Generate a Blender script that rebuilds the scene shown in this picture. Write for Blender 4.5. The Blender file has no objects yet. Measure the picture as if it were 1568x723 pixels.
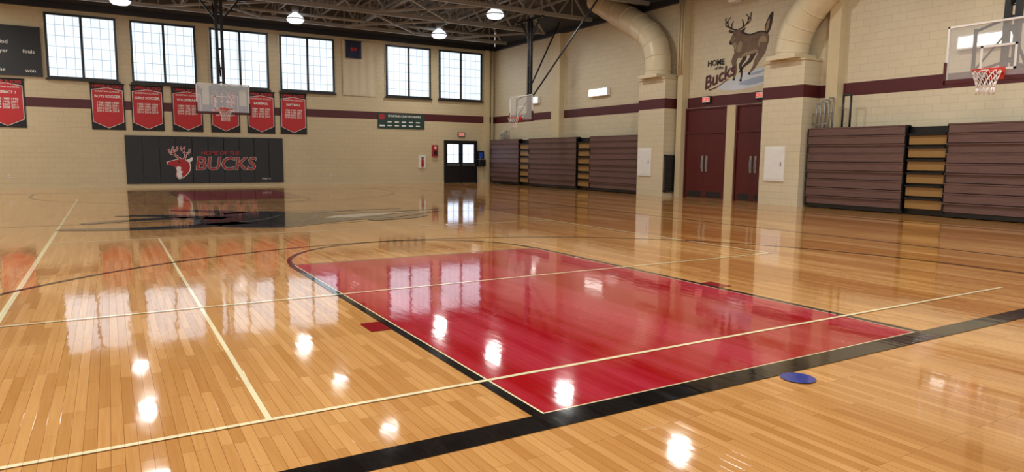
import bpy, bmesh, math, random
from mathutils import Vector, Matrix
from mathutils.geometry import tessellate_polygon
random.seed(4)
SC=bpy.context.scene
COL=bpy.context.collection
SC.view_settings.view_transform='Standard'

def lin(r,g,b):
    f=lambda c:(c/255/12.92) if c/255<=0.04045 else ((c/255+0.055)/1.055)**2.4
    return (f(r),f(g),f(b),1)

# ---------------------------------------------------------------- materials
def newmat(name):
    m=bpy.data.materials.new(name); m.use_nodes=True
    nt=m.node_tree; b=nt.nodes['Principled BSDF']
    return m,nt,b
def N(nt,t,**k):
    n=nt.nodes.new(t)
    for a,v in k.items(): setattr(n,a,v)
    return n
def L(nt,a,b): nt.links.new(a,b)
def math_(nt,op,a,b=None,c=None):
    n=N(nt,'ShaderNodeMath',operation=op)
    for i,v in enumerate((a,b,c)):
        if v is None: continue
        if isinstance(v,(int,float)): n.inputs[i].default_value=v
        else: L(nt,v,n.inputs[i])
    return n.outputs[0]
def mixc(nt,fac,a,b,blend='MIX'):
    n=N(nt,'ShaderNodeMix',data_type='RGBA',blend_type=blend)
    for i,v in ((0,fac),(6,a),(7,b)):
        if isinstance(v,(int,float)): n.inputs[i].default_value=v
        elif isinstance(v,tuple): n.inputs[i].default_value=v
        else: L(nt,v,n.inputs[i])
    return n.outputs[2]
def pos(nt):
    g=N(nt,'ShaderNodeNewGeometry'); s=N(nt,'ShaderNodeSeparateXYZ'); L(nt,g.outputs['Position'],s.inputs[0]); return s.outputs
def comb(nt,x,y,z=0.0):
    c=N(nt,'ShaderNodeCombineXYZ')
    for i,v in enumerate((x,y,z)):
        if isinstance(v,(int,float)): c.inputs[i].default_value=v
        else: L(nt,v,c.inputs[i])
    return c.outputs[0]
def noise(nt,vec,scale,detail=2.0,rough=0.5):
    n=N(nt,'ShaderNodeTexNoise'); L(nt,vec,n.inputs['Vector']); n.inputs['Scale'].default_value=scale
    n.inputs['Detail'].default_value=detail; n.inputs['Roughness'].default_value=rough
    return n.outputs['Fac']
def ramp(nt,fac,p0,p1,c0=(0,0,0,1),c1=(1,1,1,1)):
    r=N(nt,'ShaderNodeValToRGB'); L(nt,fac,r.inputs[0])
    r.color_ramp.elements[0].position=p0; r.color_ramp.elements[1].position=p1
    r.color_ramp.elements[0].color=c0; r.color_ramp.elements[1].color=c1
    return r.outputs[0]
def bump(nt,b,h,strength,dist=0.01,sock='Normal'):
    n=N(nt,'ShaderNodeBump'); L(nt,h,n.inputs['Height']); n.inputs['Strength'].default_value=strength; n.inputs['Distance'].default_value=dist
    L(nt,n.outputs[0],b.inputs[sock]); return n.outputs[0]

def simple(name,rgb,rough=0.5,metal=0.0,var=0.06,scale=6.0,spec=0.5,emit=None,es=0):
    m,nt,b=newmat(name)
    g=N(nt,'ShaderNodeNewGeometry')
    f=noise(nt,g.outputs['Position'],scale,3)
    c=lin(*rgb)
    hi=tuple(min(1,x*(1+var)) for x in c[:3])+(1,); lo=tuple(x*(1-var) for x in c[:3])+(1,)
    L(nt,mixc(nt,f,lo,hi),b.inputs['Base Color'])
    b.inputs['Roughness'].default_value=rough; b.inputs['Metallic'].default_value=metal
    b.inputs['Specular IOR Level'].default_value=spec
    if emit:
        b.inputs['Emission Color'].default_value=lin(*emit); b.inputs['Emission Strength'].default_value=es
    return m

def block_mat(name,axis,rgb):
    m,nt,b=newmat(name); p=pos(nt)
    v=comb(nt,p[0] if axis=='x' else p[1],p[2])
    br=N(nt,'ShaderNodeTexBrick'); L(nt,v,br.inputs['Vector'])
    br.inputs['Scale'].default_value=1; br.inputs['Brick Width'].default_value=0.406; br.inputs['Row Height'].default_value=0.203
    br.inputs['Mortar Size'].default_value=0.007; br.inputs['Mortar Smooth'].default_value=0.4
    c=lin(*rgb)
    br.inputs['Color1'].default_value=c; br.inputs['Color2'].default_value=tuple(x*0.96 for x in c[:3])+(1,)
    br.inputs['Mortar'].default_value=tuple(x*0.80 for x in c[:3])+(1,)
    f=noise(nt,v,0.5,3)
    L(nt,mixc(nt,f,br.outputs['Color'],mixc(nt,1.0,br.outputs['Color'],(0.86,0.84,0.80,1),'MULTIPLY')),b.inputs['Base Color'])
    b.inputs['Roughness'].default_value=0.42
    h=math_(nt,'SUBTRACT',1.0,br.outputs['Fac'])
    bump(nt,b,h,0.3,0.006)
    return m

def floor_surface(name,kind,rgb):
    """lacquered maple strip floor; paint kinds share the strip relief and gloss"""
    m,nt,b=newmat(name); p=pos(nt)
    v=comb(nt,p[1],p[0])
    br=N(nt,'ShaderNodeTexBrick'); L(nt,v,br.inputs['Vector'])
    br.inputs['Scale'].default_value=1; br.inputs['Brick Width'].default_value=0.85; br.inputs['Row Height'].default_value=0.057
    br.inputs['Mortar Size'].default_value=0.0011; br.inputs['Mortar Smooth'].default_value=0.2; br.offset=0.37; br.offset_frequency=3
    br.inputs['Color1'].default_value=(0,0,0,1); br.inputs['Color2'].default_value=(1,1,1,1); br.inputs['Mortar'].default_value=(0.5,0.5,0.5,1)
    c=lin(*rgb)
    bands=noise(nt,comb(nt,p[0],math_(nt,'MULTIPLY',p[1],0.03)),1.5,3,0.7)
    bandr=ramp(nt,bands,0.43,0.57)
    sep=N(nt,'ShaderNodeSeparateColor'); L(nt,br.outputs['Color'],sep.inputs[0])
    if kind=='wood':
        dark=tuple(x*y for x,y in zip(c[:3],(0.82,0.74,0.63)))+(1,); light=tuple(min(1,x*y) for x,y in zip(c[:3],(1.09,1.11,1.16)))+(1,)
        col=mixc(nt,sep.outputs[0],dark,light)
        gr=noise(nt,comb(nt,math_(nt,'MULTIPLY',p[0],60.0),math_(nt,'MULTIPLY',p[1],2.2)),1.0,4,0.6)
        col=mixc(nt,ramp(nt,gr,0.3,0.7),mixc(nt,1.0,col,(0.89,0.83,0.75,1),'MULTIPLY'),col)
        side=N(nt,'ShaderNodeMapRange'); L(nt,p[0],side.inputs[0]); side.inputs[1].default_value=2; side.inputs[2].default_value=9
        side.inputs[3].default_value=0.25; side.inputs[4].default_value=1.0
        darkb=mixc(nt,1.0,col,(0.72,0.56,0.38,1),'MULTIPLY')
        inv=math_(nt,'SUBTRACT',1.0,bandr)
        col=mixc(nt,math_(nt,'MULTIPLY',inv,side.outputs[0]),col,darkb)  # streaky wall reflections painted into the wood colour, stronger towards the right
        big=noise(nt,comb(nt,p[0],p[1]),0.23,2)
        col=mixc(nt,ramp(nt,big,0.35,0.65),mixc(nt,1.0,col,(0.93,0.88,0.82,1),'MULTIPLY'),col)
        col=mixc(nt,br.outputs['Fac'],col,mixc(nt,1.0,col,(0.42,0.30,0.20,1),'MULTIPLY'))
    elif kind=='red':
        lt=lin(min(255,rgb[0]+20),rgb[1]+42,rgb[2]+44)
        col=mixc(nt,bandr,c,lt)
        col=mixc(nt,br.outputs['Fac'],col,tuple(x*0.5 for x in c[:3])+(1,))
    else:
        col=mixc(nt,sep.outputs[0],c,tuple(min(1,x*1.15+0.002) for x in c[:3])+(1,))
        col=mixc(nt,br.outputs['Fac'],col,tuple(x*0.5 for x in c[:3])+(1,))
    L(nt,col,b.inputs['Base Color'])
    n2=noise(nt,comb(nt,math_(nt,'MULTIPLY',p[0],3.0),math_(nt,'MULTIPLY',p[1],0.25)),1.0,3)
    rg=math_(nt,'ADD',math_(nt,'MULTIPLY',n2,0.07),math_(nt,'MULTIPLY',sep.outputs[0],0.025))
    rg=math_(nt,'ADD',rg,0.018)
    L(nt,rg,b.inputs['Roughness'])
    b.inputs['Specular IOR Level'].default_value=0.6
    b.inputs['Coat Weight'].default_value=0.22; b.inputs['Coat Roughness'].default_value=0.04
    w1=noise(nt,comb(nt,math_(nt,'MULTIPLY',p[0],9.0),math_(nt,'MULTIPLY',p[1],2.8)),1.0,2)
    h=math_(nt,'ADD',math_(nt,'MULTIPLY',w1,0.9),math_(nt,'MULTIPLY',br.outputs['Fac'],-0.25))
    h=math_(nt,'ADD',h,math_(nt,'MULTIPLY',sep.outputs[0],0.07))
    o=bump(nt,b,h,0.20,0.0045); L(nt,o,b.inputs['Coat Normal'])
    return m

M={}
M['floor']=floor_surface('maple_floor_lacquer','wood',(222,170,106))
M['red']=floor_surface('red_floor_paint','red',(166,9,22))
M['black']=floor_surface('black_floor_paint','line',(18,17,18))
M['cream']=floor_surface('cream_floor_paint','line',(240,226,182))
M['maroonp']=floor_surface('maroon_floor_paint','line',(140,24,30))
M['bluep']=floor_surface('blue_floor_paint','line',(35,60,145))
M['greyp']=floor_surface('grey_floor_paint','line',(92,96,100))
M['whitep']=floor_surface('white_floor_paint','line',(215,208,190))
M['wallx']=block_mat('painted_block_x','x',(214,199,163))
M['wally']=block_mat('painted_block_y','y',(220,208,178))
M['beige']=simple('beige_paint',(208,192,154),0.45)
M['duct']=simple('duct_paint',(214,200,166),0.38)
M['maroon']=simple('maroon_paint',(80,25,29),0.45)
M['door']=simple('maroon_door',(84,23,23),0.4)
M['steel']=simple('truss_steel',(150,147,140),0.5)
M['deck']=simple('roof_deck',(90,87,82),0.7)
M['dark']=simple('dark_bronze',(30,28,30),0.4)
M['blk']=simple('black_metal',(16,16,18),0.4)
M['mat']=simple('black_vinyl',(22,22,24),0.4)
M['white']=simple('white_paint',(232,230,224),0.45)
M['grey']=simple('grey_metal',(150,150,148),0.35,0.3)
M['redv']=simple('red_print',(190,40,44),0.5)
M['redb']=simple('red_rim',(205,55,35),0.4)
M['redt']=simple('dull_red_print',(172,36,42),0.5)
M['blkprint']=simple('black_print',(22,22,24),0.6)
M['blue']=simple('navy_flag',(26,34,66),0.7)
M['bluel']=simple('blue_plastic',(40,80,190),0.3)
M['tan']=simple('tan_step',(148,112,62),0.45)
M['signgreen']=simple('sign_dark_green',(30,60,52),0.5)
M['curtain']=simple('curtain',(212,200,170),0.8)
M['brown']=simple('deer_brown',(118,98,80),0.7,var=0.4,scale=5)
M['brownd']=simple('deer_dark',(62,51,44),0.7,var=0.2)
M['brownl']=simple('deer_light',(158,137,112),0.7,var=0.2)
M['snow']=simple('mural_snow',(205,212,220),0.7,var=0.15,scale=3)
M['snowd']=simple('mural_snow_shadow',(156,170,190),0.7,var=0.15,scale=3)
M['net']=simple('net_cord',(235,225,220),0.7)
M['grille']=simple('grille_dark',(52,50,46),0.5)
M['orange']=simple('exit_letters',(220,60,40),0.5,emit=(255,60,40),es=0.6)
M['wlamp']=simple('wall_lamp_lens',(250,250,245),0.4,emit=(255,252,240),es=2.6)
M['lampglow']=simple('lamp_refractor',(240,245,250),0.3,emit=(235,245,255),es=1.5)
M['daydoor']=simple('door_daylight',(220,230,240),0.3,emit=(205,222,250),es=1.8)

m,nt,b=newmat('bleacher_board'); p=pos(nt)
f=noise(nt,comb(nt,p[0],math_(nt,'MULTIPLY',p[1],1.2),math_(nt,'MULTIPLY',p[2],26.0)),2.0,4,0.65)
L(nt,mixc(nt,f,lin(70,46,42),lin(124,94,86)),b.inputs['Base Color']); b.inputs['Roughness'].default_value=0.5
M['board']=m
m,nt,b=newmat('translucent_panel'); p=pos(nt)
br=N(nt,'ShaderNodeTexBrick'); L(nt,comb(nt,p[0],math_(nt,'ADD',p[2],-4.33)),br.inputs['Vector']); br.offset=0
br.inputs['Scale'].default_value=1; br.inputs['Brick Width'].default_value=0.305; br.inputs['Row Height'].default_value=0.42
br.inputs['Mortar Size'].default_value=0.017; br.inputs['Mortar Smooth'].default_value=0.4
br.inputs['Color1'].default_value=lin(226,237,245); br.inputs['Color2'].default_value=lin(218,230,240); br.inputs['Mortar'].default_value=lin(160,174,184)
L(nt,br.outputs['Color'],b.inputs['Emission Color']); b.inputs['Emission Strength'].default_value=1.3
b.inputs['Base Color'].default_value=(0.1,0.11,0.12,1); b.inputs['Roughness'].default_value=0.4
M['pane']=m
m,nt,b=newmat('backboard_glass'); nt.nodes.remove(b); out=nt.nodes['Material Output']
tr=N(nt,'ShaderNodeBsdfTransparent'); gl=N(nt,'ShaderNodeBsdfGlossy'); gl.inputs['Roughness'].default_value=0.05
df=N(nt,'ShaderNodeBsdfDiffuse'); df.inputs[0].default_value=lin(235,238,238)
m1=N(nt,'ShaderNodeMixShader'); m1.inputs[0].default_value=0.2; L(nt,tr.outputs[0],m1.inputs[1]); L(nt,df.outputs[0],m1.inputs[2])  # white diffuse share paints in the pale reflection on the glass
m2=N(nt,'ShaderNodeMixShader'); m2.inputs[0].default_value=0.10; L(nt,m1.outputs[0],m2.inputs[1]); L(nt,gl.outputs[0],m2.inputs[2])
L(nt,m2.outputs[0],out.inputs[0]); M['glass']=m

# ---------------------------------------------------------------- mesh builder
class MB:
    def __init__(s): s.v=[];s.f=[];s.mi=[];s.sm=[]
    def add(s,vs,fs,m=0,smooth=False):
        o=len(s.v); s.v+= [tuple(x) for x in vs]
        for f in fs: s.f.append([o+i for i in f]); s.mi.append(m); s.sm.append(smooth)
    def box(s,x0,x1,y0,y1,z0,z1,m=0):
        vs=[(x0,y0,z0),(x1,y0,z0),(x1,y1,z0),(x0,y1,z0),(x0,y0,z1),(x1,y0,z1),(x1,y1,z1),(x0,y1,z1)]
        s.add(vs,[(0,3,2,1),(4,5,6,7),(0,1,5,4),(1,2,6,5),(2,3,7,6),(3,0,4,7)],m)
    def beam(s,p,q,w,h=None,m=0):
        h=h or w; p=Vector(p);q=Vector(q);d=(q-p).normalized()
        up=Vector((0,0,1)) if abs(d.z)<0.95 else Vector((0,1,0))
        a=d.cross(up).normalized()*w/2; b=a.cross(d).normalized()*h/2
        vs=[p-a-b,p+a-b,p+a+b,p-a+b,q-a-b,q+a-b,q+a+b,q-a+b]
        s.add(vs,[(0,1,2,3),(7,6,5,4),(0,4,5,1),(1,5,6,2),(2,6,7,3),(3,7,4,0)],m)
    def path(s,pts,radii,n=12,m=0,cap=True,ref=None):
        pts=[Vector(p) for p in pts]
        if isinstance(radii,(int,float)): radii=[radii]*len(pts)
        prev=None; vs=[]
        for i,p in enumerate(pts):
            t=(pts[min(i+1,len(pts)-1)]-pts[max(i-1,0)]).normalized()
            if ref: a=Vector(ref)
            elif prev is None: a=Vector((0,0,1)) if abs(t.z)<0.9 else Vector((1,0,0))
            else: a=prev
            a=(a-t*a.dot(t)).normalized(); prev=a; b=t.cross(a)
            for k in range(n):
                an=2*math.pi*k/n; vs.append(p+(a*math.cos(an)+b*math.sin(an))*radii[i])
        fs=[]
        for i in range(len(pts)-1):
            for k in range(n):
                k2=(k+1)%n; fs.append((i*n+k,i*n+k2,(i+1)*n+k2,(i+1)*n+k))
        s.add(vs,fs,m,True)
        if cap:
            o=len(s.v)-len(vs)
            s.f.append([o+k for k in range(n)][::-1]); s.mi.append(m); s.sm.append(False)
            o2=o+(len(pts)-1)*n; s.f.append([o2+k for k in range(n)]); s.mi.append(m); s.sm.append(False)
    def tube(s,p,q,r,n=10,m=0): s.path([p,q],r,n,m)
    def torus(s,c,R,r,n=28,k=8,m=0):
        vs=[];fs=[]
        for i in range(n):
            a=2*math.pi*i/n
            for j in range(k):
                b=2*math.pi*j/k; rr=R+r*math.cos(b); vs.append((c[0]+rr*math.cos(a),c[1]+rr*math.sin(a),c[2]+r*math.sin(b)))
        for i in range(n):
            for j in range(k):
                fs.append((i*k+j,((i+1)%n)*k+j,((i+1)%n)*k+(j+1)%k,i*k+(j+1)%k))
        s.add(vs,fs,m,True)
    def poly(s,pts3,m=0):
        pts3=[Vector(p) for p in pts3]
        s.add(pts3,[tuple(t) for t in tessellate_polygon([pts3])],m)
    def finish(s,name,mats,parent=None,bevel=0,loc=None,rotz=None):
        me=bpy.data.meshes.new(name); me.from_pydata(s.v,[],s.f)
        for x in mats: me.materials.append(M[x])
        me.polygons.foreach_set('material_index',s.mi); me.polygons.foreach_set('use_smooth',s.sm); me.update()
        o=bpy.data.objects.new(name,me); COL.objects.link(o)
        if parent: o.parent=parent
        if loc: o.location=loc
        if rotz: o.rotation_euler=(0,0,rotz)
        if bevel:
            bv=o.modifiers.new('b','BEVEL'); bv.width=bevel; bv.segments=2; bv.limit_method='ANGLE'
        return o
def empty(name,loc=(0,0,0),rotz=0,parent=None):
    o=bpy.data.objects.new(name,None); COL.objects.link(o); o.location=loc; o.rotation_euler=(0,0,rotz); o.empty_display_size=0.2
    if parent: o.parent=parent
    return o
def text(body,size,loc,rot,mat,parent,name='lettering',extrude=0.003,offset=0.0,align='CENTER',sx=1.0,shear=0):
    cu=bpy.data.curves.new(name,'FONT'); cu.body=body; cu.size=size; cu.extrude=extrude; cu.offset=offset
    cu.align_x=align; cu.align_y='CENTER'; cu.shear=shear; cu.resolution_u=3; cu.materials.append(M[mat])
    cu.space_line=0.9
    o=bpy.data.objects.new(name,cu); COL.objects.link(o); o.location=loc; o.rotation_euler=rot; o.scale=(sx,1,1)
    if parent: o.parent=parent
    return o
H=math.pi/2
RF=(H,0,0); RR=(H,0,-H)

YW=32.815; XW=18.26; XL_=-11.0; YB=-4.0; ZT=7.05; ZD=8.3
S=1.0195
def fx(x): return x*S
def fz(z): return 1.392+(z-1.392)*S

# ---------------------------------------------------------------- room
b=MB(); b.box(XL_-.2,XW+.2,YB,YW+.2,-0.2,0); b.finish('floor',['floor'])
b=MB(); b.box(XL_-.2,XW+.2,YW,YW+.2,0,ZT); b.finish('wall_far',['wallx'])
b=MB(); b.box(XW,XW+.2,YB,YW,0,ZT); b.finish('wall_right',['wally'])
b=MB(); b.box(XL_-.2,XL_,YB,YW,0,ZT); b.finish('wall_left',['wally'])
b=MB(); b.box(XL_-.2,XW+.2,YB,YW+.2,ZD,ZD+.15)
x=XL_
while x<XW:
    b.box(x,x+.12,YB,YW,ZD-.05,ZD); x+=0.6
b.finish('ceiling',['deck'])
b=MB(); b.box(XL_,XW,YW+.02,YW+.2,ZT,ZD); b.finish('trim_1',['deck'])
b=MB(); b.box(XW+.02,XW+.2,YB,YW,ZT,ZD); b.finish('trim_2',['deck'])
b=MB(); b.box(XL_-.2,XL_-.02,YB,YW,ZT,ZD); b.finish('trim_3',['deck'])
z0,z1=3.213,3.575
b=MB(); b.box(XL_,XW,YW-.006,YW,z0,z1); b.finish('trim_4',['maroon'])
b=MB(); b.box(XW-.006,XW,YB,YW-.006,z0,z1); b.finish('trim_5',['maroon'])
b=MB(); b.box(XL_,XW-.1,YW-.015,YW,0,0.08); b.finish('baseboard_far',['beige'])
b=MB(); b.box(XL_,XW,YW-.16,YW-.001,ZT-.02,ZT+.22); b.finish('trim_6',['dark'])
b=MB(); b.box(XW-.16,XW-.001,YB,YW-.2,ZT-.02,ZT+.2); b.finish('trim_7',['dark'])
b=MB(); b.box(XW-.28,XW-.001,26.2,26.85,0,ZT-.02); b.finish('trim_8',['beige'])
b=MB(); b.box(XW-.3,XW-.001,12.25,12.6,0,ZT-.02); b.finish('trim_9',['beige'])
b=MB(); b.box(XW-.3,XW-.001,18.35,18.6,0,ZT-.02)
for k in range(3): b.tube((XW-.36,18.3+k*.13,4.4),(XW-.36,18.3+k*.13,ZT),.03,8)
b.finish('trim_10',['beige'])
b=MB(); b.box(17.58,17.85,YW-.22,YW-.001,0,ZT-.02); b.tube((18.05,YW-.12,0),(18.05,YW-.12,ZT),.06,10); b.finish('trim_11',['beige'])

def pillar(y0,y1):
    e=MB(); e.box(17.5,XW-.002,y0,y1,0,4.28,0)
    e.box(17.492,XW-.002,y0-.008,y1+.008,z0,z1,1)
    e.box(17.46,XW-.002,y0-.04,y1+.04,4.28,4.33,2)
    return e.finish('masonry_pillar',['wally','maroon','beige'])
pillar(18.75,20.15); pillar(13.0,14.42)

# ---------------------------------------------------------------- windows
wins=[(-1.84,.55),(1.02,3.44),(3.98,6.38),(6.86,9.32),(11.84,14.2),(14.66,17.12)]
for i,(a,c) in enumerate(wins):
    a=fx(a);c=fx(c);zb=fz(4.29);zt=fz(6.76);b=MB()
    b.box(a,c,YW-.03,YW-.001,zb,zt,0)
    w=.085
    b.box(a,a+w,YW-.1,YW-.002,zb,zt,1);b.box(c-w,c,YW-.1,YW-.002,zb,zt,1)
    b.box(a,c,YW-.101,YW-.002,zb,zb+w,1);b.box(a,c,YW-.101,YW-.002,zt-w,zt,1)
    mx=(a+c)/2; b.box(mx-.045,mx+.045,YW-.1,YW-.002,zb,zt,1)
    b.box(a-.06,c+.06,YW-.14,YW-.001,zb-.06,zb,1)
    b.finish(f'window_{i+1}',['pane','dark'])

b=MB(); n=40; a=fx(9.72); c=fx(11.35)
vs=[];fs=[]
for i in range(n+1):
    t=i/n; xx=a+(c-a)*t; yy=YW-.05-.025*math.sin(t*26)
    for z in (fz(4.25),fz(6.78)): vs.append((xx,yy,z))
for i in range(n): fs.append((2*i,2*i+2,2*i+3,2*i+1))
b.add(vs,fs,0,True); b.finish('window_curtain',['curtain'])
b=MB(); vs=[];fs=[]
for i in range(13):
    t=i/12
    for j in range(2): vs.append((fx(9.86)+.76*t,YW-.14-.02*math.sin(t*9),fz(5.97)+.8*j))
for i in range(12): fs.append((2*i,2*i+2,2*i+3,2*i+1))
b.add(vs,fs,0,True); b.tube((fx(9.8),YW-.14,fz(6.77)),(fx(10.66),YW-.14,fz(6.77)),.02,8,1)
fl=b.finish('wall_flag',['blue','dark'])
b=MB()
for k in range(2): b.box(fx(10.08)+k*.16,fx(10.08)+k*.16+.13,YW-.175,YW-.17,fz(6.3)+k*.02,fz(6.3)+.16,0)
b.finish('flag_emblem',['redt'],fl)

# ---------------------------------------------------------------- banners
def banner(x0,lines):
    x0=fx(x0);w=1.2;zb=fz(2.36);zt=fz(4.19);y=YW-.02
    b=MB(); b.box(x0,x0+w,y-.01,y,zb,zt,0)
    b.tube((x0-.03,y-.02,zt),(x0+w+.03,y-.02,zt),.018,8,3)
    def sh(m,pad,dy):
        a=x0+.05+pad;c=x0+w-.05-pad;t=zt-.25-pad;s=zb+.32+pad*.4;bt=zb+.06+pad*1.1;mx=(a+c)/2
        b.poly([(a,y-dy,s),(mx,y-dy,bt),(c,y-dy,s),(c,y-dy,t),(mx,y-dy,t+.09),(a,y-dy,t)],m)
    sh(2,0,.013); sh(1,.02,.016)
    o=b.finish('championship_banner',['blkprint','redv','white','dark'])
    cx=x0+w/2
    text('UPPER BUCKS',.17,(cx,y-.018,zt-.12),RF,'redv',o,sx=.98,offset=.004)
    text('CHRISTIAN SCHOOL',.095,(cx,y-.021,zt-.32),RF,'white',o,offset=.001)
    text(lines[0],.14,(cx,y-.021,zt-.52),RF,'white',o,offset=.005)
    text(lines[1],.12,(cx,y-.021,zt-.94),RF,'white',o,offset=.002)
    return o
yrs='1988 1989 1990\n1994 1996 2001\n2004 2007 2011\n2014 2018 2019'
for xx,t in [(-3.78,'DISTRICT 1'),(-.47,'BOYS SOCCER'),(.94,'GIRLS SOCCER'),(2.43,'VOLLEYBALL'),(3.92,'BASKETBALL'),(5.41,'BASEBALL'),(6.82,'SOFTBALL')]:
    banner(xx,(t,yrs))

b=MB(); a,c=fx(-5.1),fx(-1.98); b.box(a,c,YW-.09,YW-.001,fz(4.31),fz(6.16),0)
for q in ((a,a+.04,fz(4.31),fz(6.16)),(c-.04,c,fz(4.31),fz(6.16)),(a,c,fz(6.12),fz(6.16)),(a,c,fz(4.31),fz(4.35))): b.box(q[0],q[1],YW-.1,YW-.09,q[2],q[3],1)
o=b.finish('scoreboard',['mat','dark'])
text('period',.2,(-3.32,YW-.095,5.62),RF,'white',o); text('player',.2,(-3.32,YW-.095,5.28),RF,'white',o)
text('fouls',.2,(-2.42,YW-.095,5.3),RF,'white',o); text('game',.2,(-3.4,YW-.095,4.58),RF,'white',o); text('won',.2,(-2.4,YW-.095,4.58),RF,'white',o)

# ---------------------------------------------------------------- stroke helper
def stroke(pts,w0,w1):
    P=[Vector(p) for p in pts]; Lf=[];Rt=[]
    for i,p in enumerate(P):
        t=(P[min(i+1,len(P)-1)]-P[max(i-1,0)]).normalized(); n=Vector((-t.y,t.x)); w=w0+(w1-w0)*i/(len(P)-1)
        Lf.append(p+n*w/2); Rt.append(p-n*w/2)
    return Lf,Rt
def smoothp(pts,k=6):
    P=[Vector(p) for p in pts]; out=[]
    for i in range(len(P)-1):
        a=P[max(i-1,0)];b_=P[i];c=P[i+1];d=P[min(i+2,len(P)-1)]
        for j in range(k):
            t=j/k
            out.append(0.5*((2*b_)+(c-a)*t+(2*a-5*b_+4*c-d)*t*t+(-a+3*b_-3*c+d)*t*t*t))
    out.append(P[-1]); return out
def add_stroke(b,pts,w0,w1,mp,m=0):
    Lf,Rt=stroke(smoothp(pts),w0,w1); n=len(Lf)
    vs=[mp(p) for p in Lf]+[mp(p) for p in Rt]
    b.add(vs,[(i,i+1,n+i+1,n+i) for i in range(n-1)],m)
def add_poly(b,pts,mp,m=0,sm=True):
    if sm:
        Q=[Vector(p) for p in pts]; k=len(Q); P=[]
        for i in range(k):          # closed corner cutting: smooth, never overshoots
            a=Q[i];c=Q[(i+1)%k]; P+= [a*.78+c*.22,a*.22+c*.78]
    else: P=[Vector(p) for p in pts]
    b.poly([mp(p) for p in P],m)

# wall mat
x0,x1,zb,zt=fx(.63),fx(6.89),fz(.17),fz(2.16)
mat=empty('wall_safety_mat',((x0+x1)/2,YW,0))
def chl(o,par):
    o.parent=par; o.matrix_parent_inverse=Matrix.Translation(par.location).inverted()
    return o
b=MB(); n=10; w=(x1-x0)/n
for i in range(n): b.box(x0+i*w+.004,x0+(i+1)*w-.004,YW-.06,YW-.002,zb,zt)
chl(b.finish('pads',['mat'],bevel=.012),mat)
def rel(p): return (p[0]-(x0+x1)/2,p[1]-YW,p[2])
yy=YW-.066
for body,sz,lx,lz,sh in [('HOME OF THE',.245,4.32,1.46,.2),('BUCKS',.80,4.52,.98,.15)]:
    text(body,sz,rel((lx,yy,lz)),RF,'white' if sz>.5 else 'redt',mat,offset=.022 if sz>.5 else .004,sx=1.0 if sz<.5 else 1.02,shear=sh)
    if sz>.5:
        text(body,sz,rel((lx,yy-.006,lz)),RF,'mat',mat,offset=.008,sx=1.02,shear=sh)
        text(body,sz,rel((lx,yy-.012,lz)),RF,'redt',mat,offset=.0,sx=1.02,shear=sh)
text('PIAA 1A',.11,rel((6.25,yy,.32)),RF,'white',mat)
b=MB()
def mp(dy,ox=2.18,oz=.32,s=1.0): return lambda p:(ox+p[0]*s,YW-.066-dy,oz+p[1]*s)
head=[(0,.74),(.03,.64),(.14,.60),(.3,.56),(.36,.40),(.32,.18),(.42,.02),(.62,.10),(.86,.34),(.90,.62),(.80,.80),(.62,.88),(.42,.86),(.2,.80)]
neckw=[(.34,.5),(.38,.36),(.34,.2),(.43,.04),(.60,.12),(.52,.22),(.62,.34),(.5,.38),(.56,.52),(.42,.58)]
add_poly(b,[(p[0]*1.08-.03,p[1]*1.06-.03) for p in head],mp(0),1); add_poly(b,head,mp(.003),0); add_poly(b,neckw,mp(.006),1)
add_poly(b,[(.74,.82),(1.02,.98),(1.0,.80),(.86,.72)],mp(.006),1); add_poly(b,[(.4,.76),(.5,.8),(.52,.74),(.44,.72)],mp(.007),2)
for dy,m_,k in ((0.0,1,1.9),(.004,0,1.0)):
    for st in ([(.55,.86),(.38,1.0),(.22,1.2),(.28,1.42)],[(.30,1.08),(.16,1.12),(.08,1.3)],[(.24,1.2),(.4,1.26),(.42,1.42)],
               [(.66,.86),(.74,1.04),(.66,1.22),(.72,1.44)],[(.72,1.1),(.88,1.16),(.9,1.32)],[(.68,1.22),(.58,1.3),(.56,1.42)]):
        add_stroke(b,st,.055*k,.03*k,mp(dy),m_)
chl(b.finish('mascot_emblem',['redt','white','mat']),mat)

# sponsor sign
a,c,zb,zt=fx(11.41),fx(13.86),fz(2.75),fz(3.49)
b=MB(); b.box(a,c,YW-.04,YW-.007,zb,zt,0); b.box(a+.06,a+.34,YW-.045,YW-.04,zt-.32,zt-.06,1)
for i in range(5):
    for j in range(2):
        b.box(a+.5+i*.38,a+.72+i*.38,YW-.045,YW-.04,zb+.12+j*.18,zb+.18+j*.18,2)
b.box(a+.08,a+.36,YW-.045,YW-.04,zb+.1,zb+.18,2)
o=b.finish('sponsor_sign',['signgreen','redt','white'])
text('SPORTING CLAY SPONSORS',.15,((a+c)/2+.16,YW-.046,zt-.14),RF,'white',o,offset=.002,sx=.92)

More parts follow.
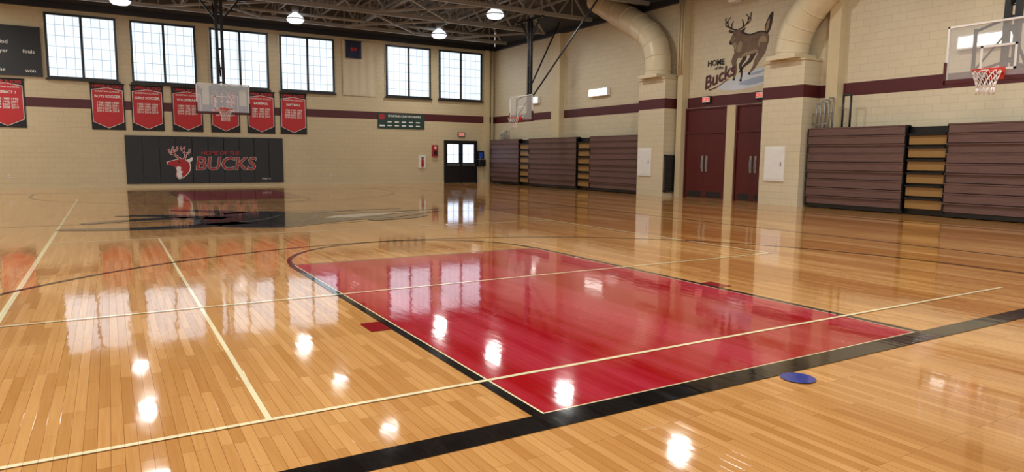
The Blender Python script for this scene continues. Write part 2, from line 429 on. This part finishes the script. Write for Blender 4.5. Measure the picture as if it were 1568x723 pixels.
# far door
a,c=fx(14.94),fx(16.83);zt=fz(2.24)
b=MB()
b.box(a,a+.07,YW-.1,YW-.002,0,zt,0);b.box(c-.07,c,YW-.1,YW-.002,0,zt,0);b.box(a,c,YW-.101,YW-.002,zt-.08,zt,0)
mx=(a+c)/2
for s0,s1 in ((a+.075,mx-.012),(mx+.012,c-.075)):
    b.box(s0,s1,YW-.06,YW-.003,0.02,zt-.085,0)
    b.box(s0+.12,s1-.12,YW-.065,YW-.06,1.08,zt-.2,1)
    b.box((s0+s1)/2-.012,(s0+s1)/2+.012,YW-.07,YW-.065,1.08,zt-.2,0)
    b.box(s0+.12,s1-.12,YW-.07,YW-.065,1.5,1.52,0)
    b.box(s0+.08,s1-.08,YW-.13,YW-.09,.95,1.0,2); b.box(s0+.1,s0+.14,YW-.1,YW-.06,.94,1.01,2);b.box(s1-.14,s1-.1,YW-.1,YW-.06,.94,1.01,2)
b.box(mx-.03,mx+.03,YW-.08,YW-.002,0,zt-.08,0)
b.finish('door_1',['blk','daydoor','grey'])
def exit_sign(loc,rot):
    e=empty('exit_sign',loc,0 if rot==RF else -H)
    b=MB(); b.box(-.2,.2,-.07,-.002,-.12,.12,0); b.box(-.17,.17,-.075,-.07,-.09,.09,1); q=b.finish('sign_housing',['dark','white'],e)
    text('EXIT',.16,(0,-.078,0),RF,'orange',e,offset=.004)
exit_sign((fx(15.93),YW,fz(2.55)),RF)
a,c=fx(14.26),fx(14.56)
b=MB(); b.box(a,c,YW-.14,YW-.002,fz(1.4),fz(1.98),0); b.box(a+.05,c-.05,YW-.146,YW-.14,fz(1.45),fz(1.7),1); b.box(a+.1,c-.1,YW-.146,YW-.14,fz(1.78),fz(1.9),2)
b.finish('fire_alarm_cabinet',['redt','dark','white'],bevel=.008)
a,c=fx(13.54),fx(13.9)
b=MB(); b.box(a,c,YW-.06,YW-.002,fz(.82),fz(1.46),0); b.path([((a+c)/2,YW-.09,fz(.88)),((a+c)/2,YW-.09,fz(1.22)),((a+c)/2,YW-.09,fz(1.3))],[.065,.065,.03],12,1); b.box((a+c)/2-.05,(a+c)/2+.05,YW-.11,YW-.06,fz(1.3),fz(1.36),2)
b.finish('fire_extinguisher_board',['white','redt','dark'])
b=MB(); a,c=17.2,17.56
b.box(a,c,YW-.34,YW-.002,.9,1.25,0); b.box(a+.04,c-.04,YW-.3,YW-.03,1.25,1.29,2); b.box(a,c,YW-.14,YW-.002,1.29,1.72,0); b.box(a+.05,c-.08,YW-.15,YW-.14,1.34,1.64,1)
b.tube((a+.1,YW-.25,1.29),(a+.1,YW-.2,1.4),.015,8,2)
b.finish('drinking_fountain',['blk','bluel','grey'],bevel=.01)
for px in (9.25,-3.33):
    b=MB(); b.box(px-.04,px+.04,YW-.012,YW-.002,.43,.55,0); b.box(px-.015,px+.015,YW-.014,YW-.012,.46,.485,1); b.box(px-.015,px+.015,YW-.014,YW-.012,.5,.525,1)
    b.finish('wall_outlet',['white','dark'])

# ---------------------------------------------------------------- right wall doors
def rdoor(name,y0,y1,leaves):
    b=MB(); zt=3.19; zl=2.28; X=XW
    b.box(X-.1,X-.002,y0,y0+.06,0,zt,0);b.box(X-.1,X-.002,y1-.06,y1,0,zt,0);b.box(X-.101,X-.002,y0,y1,zt-.05,zt,0);b.box(X-.1,X-.002,y0+.06,y1-.06,zl,zl+.07,0)
    b.box(X-.05,X-.003,y0+.06,y1-.06,zl+.07,zt-.05,0)
    ws=(y1-y0-.12)/leaves
    for i in range(leaves):
        a=y0+.06+i*ws+.008;c=a+ws-.016
        b.box(X-.065,X-.003,a,c,.02,zl-.008,0)
        h=c-.13 if (i%2==0 and leaves==2) else a+.05
        b.box(X-.075,X-.065,h,h+.08,.95,1.5,1); b.tube((X-.12,h+.04,1.05),(X-.12,h+.04,1.35),.014,8,1)
        b.box(X-.12,X-.065,h+.03,h+.05,1.04,1.06,1);b.box(X-.12,X-.065,h+.03,h+.05,1.34,1.36,1)
        b.box(X-.068,X-.065,a+.1,c-.1,.05,.25,2)
    b.box(X-.066,X-.064,y0+.06+ws-.01,y0+.06+ws+.01,.02,zl,2)
    b.finish(name,['door','grey','dark'],bevel=.004)
rdoor('door_2',16.42,18.34,2); rdoor('door_3',14.5,16.02,2)
b=MB(); b.box(XW-.12,XW-.002,16.04,16.4,0,3.2); b.finish('trim_12',['beige'])
exit_sign((XW,17.42,3.46),RR); exit_sign((XW,15.1,3.46),RR)
for yc in (19.72,13.86):
    b=MB(); w=.36; z_0,z_1=.74,1.78
    b.box(17.46,17.498,yc-w,yc+w,z_0,z_1,0); b.box(17.452,17.46,yc-w+.06,yc+w-.06,z_0+.06,z_1-.06,0); b.box(17.44,17.452,yc-w+.09,yc-w+.13,1.2,1.32,1)
    b.finish('electrical_panel',['white','grey'],bevel=.004)
b=MB(); b.box(17.56,18.15,18.69,18.748,.2,1.5,0)
for k in range(14): b.box(17.6,18.11,18.67,18.69,.26+k*.087,.29+k*.087,1)
b.box(17.54,17.58,18.66,18.748,.18,1.52,1);b.box(18.13,18.17,18.66,18.748,.18,1.52,1);b.box(17.54,18.17,18.66,18.748,1.48,1.54,1);b.box(17.54,18.17,18.66,18.748,.16,.22,1)
b.finish('air_return_grille',['blk','grille'])
def wlamp(y,z,w=1.3):
    b=MB(); b.box(XW-.16,XW-.002,y-w/2,y+w/2,z-.17,z+.17,0); b.box(XW-.175,XW-.16,y-w/2+.04,y+w/2-.04,z-.13,z+.13,1)
    b.finish('wall_lamp',['white','wlamp'],bevel=.01)
wlamp(23.5,4.18); wlamp(28.6,4.18,.8); wlamp(8.55,4.27,1.3)

# ---------------------------------------------------------------- ducts
def duct(ctrl,r):
    P=[Vector((17.72,a,c)) for a,c in ctrl]; pts=[]
    for i in range(len(P)-1):
        a=P[max(i-1,0)];b_=P[i];c=P[i+1];d=P[min(i+2,len(P)-1)]
        for j in range(8):
            t=j/8; pts.append(0.5*((2*b_)+(c-a)*t+(2*a-5*b_+4*c-d)*t*t+(-a+3*b_-3*c+d)*t*t*t))
    pts.append(P[-1])
    b=MB(); b.path(pts,r,28,0,ref=(1,0,0))
    for i in range(4,len(pts)-2,5):
        t=(pts[i+1]-pts[i]).normalized(); b.path([pts[i]-t*.035,pts[i]-t*.02,pts[i]+t*.02,pts[i]+t*.035],[r*.99,r*1.035,r*1.035,r*.99],28,0,ref=(1,0,0))
    a=ctrl[0]; b.box(17.22,18.22,a[0]-.5,a[0]+.5,a[1],a[1]+.12)
    b.finish('air_duct',['duct'])
duct([(19.42,4.34),(19.42,5.0),(19.7,5.75),(20.5,6.4),(21.5,6.95),(22.5,7.5),(23.2,7.9)],.48)
duct([(13.65,4.34),(13.6,4.85),(13.3,5.5),(12.6,6.2),(11.8,6.85),(11.1,7.4),(10.7,7.75)],.48)

# ---------------------------------------------------------------- deer mural
mural=empty('deer_mural',(XW,16.0,5.0))
def mm(d): return lambda p:(-.004-d, (17.42-p[0]*.0285)-16.0, (3.74+p[1]*.0226)-5.0)
def md(d):
    g=mm(d); return lambda p: g((22+(p[0]-9)*.80, 11+(p[1]-12)*.81))
b=MB()
add_poly(b,[(14,4),(20,10),(28,11),(40,16),(52,22),(66,24),(80,27),(96,24),(100,14),(90,5),(70,0),(48,-2),(26,-1)],mm(0),0)
add_poly(b,[(44,6),(60,12),(80,15),(94,12),(86,7),(66,3)],mm(.001),6)
add_poly(b,[(60,18),(72,22),(86,23),(82,20),(70,17)],mm(.001),6)
add_stroke(b,[(46,66),(50,52),(43,40),(46,26),(45,14)],9,2.4,md(.002),2)
add_stroke(b,[(76,74),(66,58),(60,46),(50,38),(44,30)],12,2.2,md(.002),2)
add_poly(b,[(34,96),(31,87),(30,76),(30,65),(34,56),(42,52),(50,54),(58,56),(66,57),(74,58),(83,61),(90,70),(92,81),(88,91),(78,95),(68,94),(59,92),(51,95),(44,101),(38,103)],md(.004),1)
add_poly(b,[(40,98),(50,92),(60,89),(70,91),(80,92),(89,86),(88,91),(78,95),(68,94),(59,92),(51,95),(44,101)],md(.005),2)
add_poly(b,[(42,53),(50,55),(58,57),(66,58),(76,60),(70,64),(58,62),(48,60)],md(.005),3)
add_poly(b,[(33,62),(38,60),(44,68),(45,80),(40,84),(36,74)],md(.005),5)
add_poly(b,[(74,66),(82,66),(88,74),(86,84),(78,86),(73,78)],md(.005),5)
add_stroke(b,[(38,64),(31,50),(33,38),(34,28),(32,17)],12,2.6,md(.006),1)
add_stroke(b,[(83,74),(80,58),(72,44),(68,34),(60,24)],15,2.6,md(.006),1)
add_poly(b,[(84,90),(83,100),(86,110),(92,122),(97,124),(96,110),(94,98),(90,88)],md(.006),2); add_poly(b,[(85,92),(85,100),(88,110),(91,114),(91,102),(88,92)],md(.007),3)
add_poly(b,[(20,84),(22,79),(27,79),(33,84),(38,89),(42,96),(40,103),(34,105),(28,102),(24,92)],md(.007),1,False)
add_poly(b,[(20,84),(22,79),(26,79),(25,85)],md(.008),4,False); add_poly(b,[(25,80),(31,83),(35,78),(33,68),(30,72)],md(.008),3)
add_poly(b,[(29,102),(20,107),(18,103),(25,99)],md(.008),2,False); add_poly(b,[(40,101),(49,106),(48,100),(42,96)],md(.008),2,False)
add_poly(b,[(28.5,96),(30.5,97.5),(32.5,96),(30.5,94.6)],md(.009),4,False)
add_stroke(b,[(31,93),(28,88),(25,85)],1.6,1.0,md(.008),3)
for st in ([(33,104),(25,107),(18,113),(16,122),(21,129)],[(20,111),(14,114),(11,121)],[(17,118),(12,124),(12,130)],[(24,107),(24,115),(27,121)],
           [(37,104),(45,107),(52,113),(54,122),(49,129)],[(50,111),(56,114),(59,121)],[(53.5,118),(58,124),(58,130)],[(45,107),(45,115),(42,121)]):
    add_stroke(b,st,2.6,1.3,md(.009),2)
for q in ((30.6,14),(43.6,11),(42.5,27),(58.5,21)): add_poly(b,[(q[0]-.6,q[1]+4),(q[0]-1,q[1]),(q[0]+3.6,q[1]),(q[0]+3,q[1]+4)],md(.009),4,False)
b.finish('mural_painting',['snow','brown','brownd','brownl','blkprint','brownl','snowd'],mural)
def mt(body,size,u,v,mt_,rz=0,**k):
    p=mm(.014)((u,v)); o=text(body,size,p,RR,mt_,mural,**k); o.rotation_euler=(H,rz,-H); return o
mt('HOME',.27,12,42,'blkprint',offset=.006); mt('of the',.16,17,34,'blkprint'); mt('Bucks',.60,17,20,'maroon',rz=-.3,shear=.35,offset=.012)
b=MB(); add_stroke(b,[(2,2),(16,6),(32,16)],2.0,.8,mm(.009),0); b.finish('underline',['maroon'],mural)

# ---------------------------------------------------------------- bleachers
def bleacher(y0,y1,aisles,ztop=2.31):
    XFr=17.69; b=MB()
    b.box(17.9,XW-.31,y0+.02,y1-.02,0.02,ztop-.05,1)
    rows=9; hz=(ztop-.13)/rows
    segs=[];c=y0
    for a0,a1 in sorted(aisles): segs.append((c,a0)); c=a1
    segs.append((c,y1))
    for i in range(rows):
        z=.13+i*hz
        off=.03*(i%3==0)
        for a,c in segs:
            k=max(1,round((c-a)/2.4)); st=(c-a)/k
            for j in range(k):
                b.box(XFr+off,XFr+.09,a+j*st+.006,a+(j+1)*st-.006,z+.012,z+hz-.018,0)
                b.box(XFr-.015,XFr+.2,a+j*st+.006,a+(j+1)*st-.006,z+hz-.035,z+hz-.008,0)
            b.box(XFr+.09,17.92,a,c,z,z+hz,1)
    for a,c in segs:
        b.box(XFr+.05,XFr+.1,a,c,.03,.13,1)
        for e in (a+.3,c-.3): b.tube((XFr+.12,e-.03,.06),(XFr+.12,e+.03,.06),.055,12,3)
        b.box(XFr,17.98,a,a+.025,.1,ztop-.03,1); b.box(XFr,17.98,c-.025,c,.1,ztop-.03,1)
    for a0,a1 in aisles:
        n=6; h=(ztop-.35)/n
        for j in range(n):
            z=.14+j*h
            b.box(XFr+.08,XFr+.18,a0+.05,a1-.05,z+.03,z+h-.07,2)
            b.box(XFr+.02,XFr+.18,a0+.05,a1-.05,z+h-.06,z+h-.02,1)
        b.box(XFr+.2,17.92,a0,a1,.05,ztop-.12,1)
    b.finish('folded_bleacher',['board','blk','tan','dark'])
bleacher(20.2,32.2,[(23.45,24.4),(28.35,29.3)]); bleacher(4.2,12.9,[(9.03,10.04)])
def rails(y0,n,zb,zt,step=.16):
    b=MB()
    for k in range(n):
        y=y0+k*step; x0=17.72;x1=17.92
        for x_ in (x0,x1): b.tube((x_,y,zb),(x_,y,zt-.05*k),.02,8)
        b.tube((x0,y,zt-.05*k),(x1,y,zt-.05*k),.02,8); b.tube((x0,y,(zb+zt)/2),(x1,y,(zb+zt)/2),.014,8)
    b.tube((x0,y0,zb+.1),(x0,y0+(n-1)*step,zb+.1),.014,8)
    b.finish('bleacher_handrail',['grey'])
rails(12.3,4,2.315,3.15,.13); rails(30.6,5,2.315,2.75)
b=MB(); b.tube((17.85,11.95,2.315),(17.85,11.95,3.2),.03,8); b.tube((17.85,11.72,2.315),(17.85,11.72,3.2),.03,8); b.tube((17.85,11.95,3.2),(17.85,11.72,3.2),.03,8); b.finish('bleacher_end_rail',['dark'])

# ---------------------------------------------------------------- basketball hoops
def hoop(loc,rotz,mast_top,brace=None):
    e=empty('basketball_hoop',loc,rotz)   # local: board faces -Y
    W=.915;zb=2.93;zt=3.99;t=.035
    b=MB(); b.box(-W,W,-.01,.01,zb,zt,0); b.finish('glass',['glass'],e)
    b=MB()
    for q in ((-W,W,zt-t,zt),(-W,W,zb,zb+t)): b.box(q[0],q[1],-.018,.03,q[2],q[3],0)
    b.box(-W,-W+t,-.018,.03,zb,zt,0); b.box(W-t,W,-.018,.03,zb,zt,0)
    for q in ((-.305,.305,3.505,3.545),(-.305,.305,3.075,3.115),(-.305,-.265,3.075,3.545),(.265,.305,3.075,3.545)): b.box(q[0],q[1],-.016,-.011,q[2],q[3],0)
    b.finish('border',['white'],e)
    b=MB(); b.box(-W-.02,W+.02,-.035,.04,zb-.05,zb+.04,0); b.box(-W-.03,-W+.03,-.035,.04,zb-.05,zb+.38,0); b.box(W-.03,W+.03,-.035,.04,zb-.05,zb+.38,0); b.finish('edge_padding',['maroon'],e,bevel=.01)
    b=MB(); b.torus((0,-.38,3.05),.228,.013); b.box(-.13,.13,-.16,-.02,3.02,3.06); b.box(-.14,.14,-.04,-.018,2.9,3.12)
    b.beam((-.1,-.03,2.93),(-.08,-.2,3.04),.02); b.beam((.1,-.03,2.93),(.08,-.2,3.04),.02); b.finish('rim',['redb'],e)
    b=MB(); n=12; lv=[(0,.226),(.1,.2),(.2,.165),(.31,.135),(.43,.145)]
    for i in range(n):
        for k in range(len(lv)-1):
            for sgn in (1,-1):
                a0=2*math.pi*(i+.5*k)/n; a1=a0+sgn*math.pi/n
                p=(lv[k][1]*math.cos(a0),-.38+lv[k][1]*math.sin(a0),3.04-lv[k][0]); q=(lv[k+1][1]*math.cos(a1),-.38+lv[k+1][1]*math.sin(a1),3.04-lv[k+1][0])
                b.tube(p,q,.0065,5)
    b.finish('net',['net'],e)
    b=MB()
    for s in (-1,1):
        b.beam((s*.45,.06,zb+.1),(s*.45,.06,zt-.1),.05); b.beam((s*.45,.06,zt-.15),(0,.38,zt+.1),.05); b.beam((s*.45,.06,zb+.15),(0,.38,zb+.35),.05)
        b.beam((s*.45,.06,zb+.15),(0,.38,zt-.1),.035)
        b.beam((s*.09,.42,zb+.2),(s*.09,.42,mast_top),.10)
        b.beam((s*.75,.42,mast_top-.02),(0,.42,mast_top-1.0),.06)
    for z in (3.3,3.9,4.6,5.3,6.0,6.6): b.beam((-.11,.42,z),(.11,.42,z),.07)
    b.beam((-1.0,.42,mast_top-.04),(1.0,.42,mast_top-.04),.1)
    if brace: b.beam((0,.4,3.75),brace,.05)
    b.beam((0,.42,4.3),(0,1.9,mast_top),.05)
    b.finish('mast',['blk'],e)
hoop((3.79,27.38,0),0,7.2)
hoop((15.2,25.0,0),-H,7.2,brace=(4.6,.4,7.1))
hoop((14.27,6.5,0),-H,7.2)

# ---------------------------------------------------------------- roof structure
def truss_x(Y):
    b=MB(); zb,zt=7.25,8.2
    b.beam((XL_+.1,Y,zb),(XW-.2,Y,zb),.14,.14); b.beam((XL_+.1,Y,zt),(XW-.2,Y,zt),.16,.14)
    x=XL_+.3
    while x+1.5<XW-.2:
        b.beam((x,Y,zb),(x+.75,Y,zt),.07); b.beam((x+.75,Y,zt),(x+1.5,Y,zb),.07); b.beam((x+.75,Y,zb),(x+.75,Y,zt),.045); x+=1.5
    b.finish('roof_truss',['steel'])
for Y in (31.2,27.6,24.0,20.4,16.8,13.2,9.6): truss_x(Y)
b=MB()
x=XL_+1
while x<17.0:
    zb,zt=7.62,8.22
    b.beam((x,YB+4,zt),(x,YW-.1,zt),.09,.07); b.beam((x,YB+4,zb),(x,YW-.5,zb),.07,.06)
    y=8.0
    while y<YW-.8: b.beam((x,y,zb),(x,y+.35,zt),.03); b.beam((x,y+.35,zt),(x,y+.7,zb),.03); y+=.7
    x+=1.85
b.finish('ceiling_joists',['steel'])
b=MB()
for (p,q) in (((2,31.2,7.25),(6,27.6,7.25)),((6,31.2,7.25),(2,27.6,7.25)),((9.5,31.2,7.25),(13,27.6,7.25)),((13,31.2,7.25),(9.5,27.6,7.25)),((9.5,27.6,7.25),(13,24,7.25)),((13,27.6,7.25),(9.5,24,7.25)),((15,31.2,7.25),(18,27.6,7.25)),((15,24,7.25),(18,27.6,7.25))): b.beam(p,q,.08)
b.path([(10.3,8,7.45),(10.3,31,7.45)],.08,10); b.path([(5,30.4,7.4),(17,30.4,7.4)],.07,10)
b.finish('roof_bracing',['steel'])

# high-bay lights (some bays dimmed)
PW={(7.1,24.6):10,(7.1,19.3):10,(7.1,13.6):10,(.7,19.3):10,(.7,13.6):10,(.7,30):20,(7.1,30):50,(.7,24.6):80,(13.7,30):120,(13.7,24.6):120,(13.7,19.3):120,(13.7,13.6):110}
for X in (-5.7,.7,7.1,13.7):
    for Y in (30,24.6,19.3,13.6,8.2,2.6):
        b=MB(); prof=[(.26,.0),(.33,.06),(.36,.14),(.30,.24),(.18,.34),(.10,.40)]; n=28
        vs=[];fs=[]
        for r_,z_ in prof:
            for k in range(n): vs.append((r_*math.cos(2*math.pi*k/n),r_*math.sin(2*math.pi*k/n),z_))
        for i in range(len(prof)-1):
            for k in range(n): fs.append((i*n+k,i*n+(k+1)%n,(i+1)*n+(k+1)%n,(i+1)*n+k))
        b.add(vs,fs,1,True)
        b.path([(0,0,.4),(0,0,.48),(0,0,.66),(0,0,.7)],[.11,.15,.15,.06],16,0); b.tube((0,0,.7),(0,0,1.15),.02,8,0)
        b.torus((0,0,.14),.365,.02,28,6,0)
        o=b.finish('high_bay_light',['grey','lampglow'],loc=(X,Y,6.95))
        ld=bpy.data.lights.new('lamp','AREA'); ld.shape='DISK'; ld.size=.52; ld.energy=PW.get((X,Y),205); ld.color=(1.0,.975,.935)
        lo=bpy.data.objects.new('lamp',ld); COL.objects.link(lo); lo.parent=o; lo.location=(0,0,-.005)
b=MB(); b.box(-.35,-.01,-.05,.05,-.03,.03,0); b.box(-.55,-.3,-.16,.16,-.14,.14,1); b.tube((-.3,0,.1),(-.3,0,.3),.03,8,0)
b.finish('wall_speaker',['grey','white'],loc=(XW,16.0,6.62),bevel=.01)

# ---------------------------------------------------------------- court markings
CXc=3.79; BY=2.98; KW=1.83; FT=BY+5.79; MID=BY+12.8; FBY=BY+25.6
mk=empty('court_markings')
def rect(b,x0,x1,y0,y1,z,m=0): b.add([(x0,y0,z),(x1,y0,z),(x1,y1,z),(x0,y1,z)],[(0,1,2,3)],m)
def arc(b,cx,cy,r,w,a0,a1,z,m=0,n=72):
    vs=[];fs=[]
    for i in range(n+1):
        a=a0+(a1-a0)*i/n
        for rr in (r-w/2,r+w/2): vs.append((cx+rr*math.cos(a),cy+rr*math.sin(a),z))
    for i in range(n): fs.append((2*i,2*i+1,2*i+3,2*i+2))
    b.add(vs,fs,m)
b=MB()
rect(b,CXc-4.64,CXc+4.67,3.60,3.635,.0060); rect(b,CXc-9.5,CXc+4.67,6.665,6.70,.0061)
rect(b,-.88,-.83,3.6,24.9,.0018); rect(b,8.43,8.48,6.66,24.9,.0018); rect(b,.65,.682,3.62,12.65,.0019)
rect(b,CXc-4.64,CXc+4.67,12.63,12.68,.0017); rect(b,-.88,8.48,18.75,18.80,.0017); rect(b,-.88,8.48,24.85,24.9,.0017)
b.finish('cream_lines',['cream'],mk)
def key(y0,s):
    b=MB()
    xa,xb=CXc-KW,CXc+KW
    ys=sorted((y0,y0+s*5.79))
    rect(b,xa+.012,xb-.012,ys[0],ys[1],.0022,1)
    rect(b,xa+.026,xb-.026,ys[0]+.014,ys[1]-.014,.0030,0)
    b.finish('key_paint',['red','cream'],mk)
    b=MB()
    rect(b,xa-.055,xa+.012,ys[0],ys[1],.0034); rect(b,xb-.012,xb+.055,ys[0],ys[1],.0034)
    yf=y0+s*5.79
    rect(b,xa-.05,xb+.05,yf,yf+.035,.0034)
    arc(b,CXc,yf,1.83,.06,0,s*math.pi,.0036)
    cy=y0+s*1.6; arc(b,CXc,cy,6.02,.06,0,s*math.pi,.0036,n=120)
    for sx in (-1,1): rect(b,CXc+sx*6.02-.03,CXc+sx*6.02+.03,min(y0,cy),max(y0,cy),.0036)
    b.finish('key_lines',['black'],mk)
    b=MB()
    yb=y0+s*2.28
    for sx in (-1,1):
        xx=CXc+sx*(KW+.14); rect(b,xx-.085,xx+.085,min(yb-.15,yb+.15),max(yb-.15,yb+.15),.0034)
    b.finish('lane_blocks',['maroonp'],mk)
key(BY,1); key(FBY,-1)
b=MB()
rect(b,CXc-7.62,16,BY-.19,BY,.0040); rect(b,CXc-7.62,CXc+7.62,FBY,FBY+.1,.0040)
rect(b,CXc-7.67,CXc-7.62,BY,FBY,.0040); rect(b,CXc+7.59,CXc+7.65,BY,FBY,.0040)
rect(b,CXc-7.62,CXc+7.62,MID-.025,MID+.025,.0038); arc(b,CXc,MID,1.83,.05,0,2*math.pi,.0038)
rect(b,15.58,15.65,BY,FBY,.0038)
b.finish('black_lines',['black'],mk)
b=MB(); arc(b,3.73,2.69,.054,.106,0,2*math.pi,.0066); b.finish('blue_dot',['bluep'],mk)
fm=lambda zz:(lambda p:(p[0],p[1],zz))
b=MB()
for zz,m_,g in ((.0044,1,.16),(.0052,0,0)):
    add_poly(b,[(1.5-g,15.0),(2.1,14.0-g),(2.9,13.6-g),(3.7,14.2-g),(4.7,14.7-g),(5.7+g,15.3),(4.9,16.2+g),(4.0,16.9+g),(3.2,17.7+g),(2.4,17.6+g),(1.8-g,16.6)],fm(zz),m_)
    for st in ([(2.4,14.9),(1.2,14.5),(.2,14.5),(-.85,14.85)],[(2.2,16.1),(1.4,16.5),(.4,16.4),(-.5,15.9)],[(1.6,16.5),(1.0,17.3),(.1,17.7)],[(2.6,17.2),(2.2,18.2),(1.3,18.9)]):
        add_stroke(b,st,.62+1.6*g,.16+g*.8,fm(zz),m_)
for st,m_ in (([(4.2,14.8),(5.2,14.8),(6.2,15.3),(7.4,16.2)],1),([(4.4,16.0),(5.4,16.2),(6.4,16.4),(7.6,16.7)],0),([(4.9,14.4),(5.8,14.5),(6.5,15.0)],0),([(4.3,16.9),(5.4,17.2),(6.7,17.2)],1)):
    add_stroke(b,st,.46,.16,fm(.0058),m_)
add_poly(b,[(4.0,15.2),(4.8,15.1),(5.6,15.5),(6.7,16.0),(5.6,16.1),(4.6,15.8)],fm(.0062),2)
add_stroke(b,[(2.3,15.0),(2.9,15.5),(3.4,16.4)],.18,.07,fm(.0062),1)
add_stroke(b,[(3.2,14.6),(3.8,15.1),(4.2,16.2)],.14,.06,fm(.0062),1)
b.finish('centre_court_mascot',['black','greyp','whitep'],mk)

# ---------------------------------------------------------------- world + camera
w=bpy.data.worlds.new('w'); SC.world=w; w.use_nodes=True
w.node_tree.nodes['Background'].inputs[0].default_value=(1,.99,.97,1); w.node_tree.nodes['Background'].inputs[1].default_value=.78

yaw,pit,ro=.5349,.1153,.0085
F=Vector((math.sin(yaw)*math.cos(pit),math.cos(yaw)*math.cos(pit),-math.sin(pit)))
R0=Vector((math.cos(yaw),-math.sin(yaw),0)); U0=R0.cross(F)
r=R0*math.cos(ro)+U0*math.sin(ro); u=-R0*math.sin(ro)+U0*math.cos(ro)
cd=bpy.data.cameras.new('camera'); cd.sensor_width=36; cd.sensor_fit='HORIZONTAL'; cd.lens=36*1040.45/1568; cd.clip_end=200
co=bpy.data.objects.new('camera',cd); COL.objects.link(co)
co.matrix_world=Matrix(((r.x,u.x,-F.x,0),(r.y,u.y,-F.y,0),(r.z,u.z,-F.z,1.3918),(0,0,0,1)))
SC.camera=co
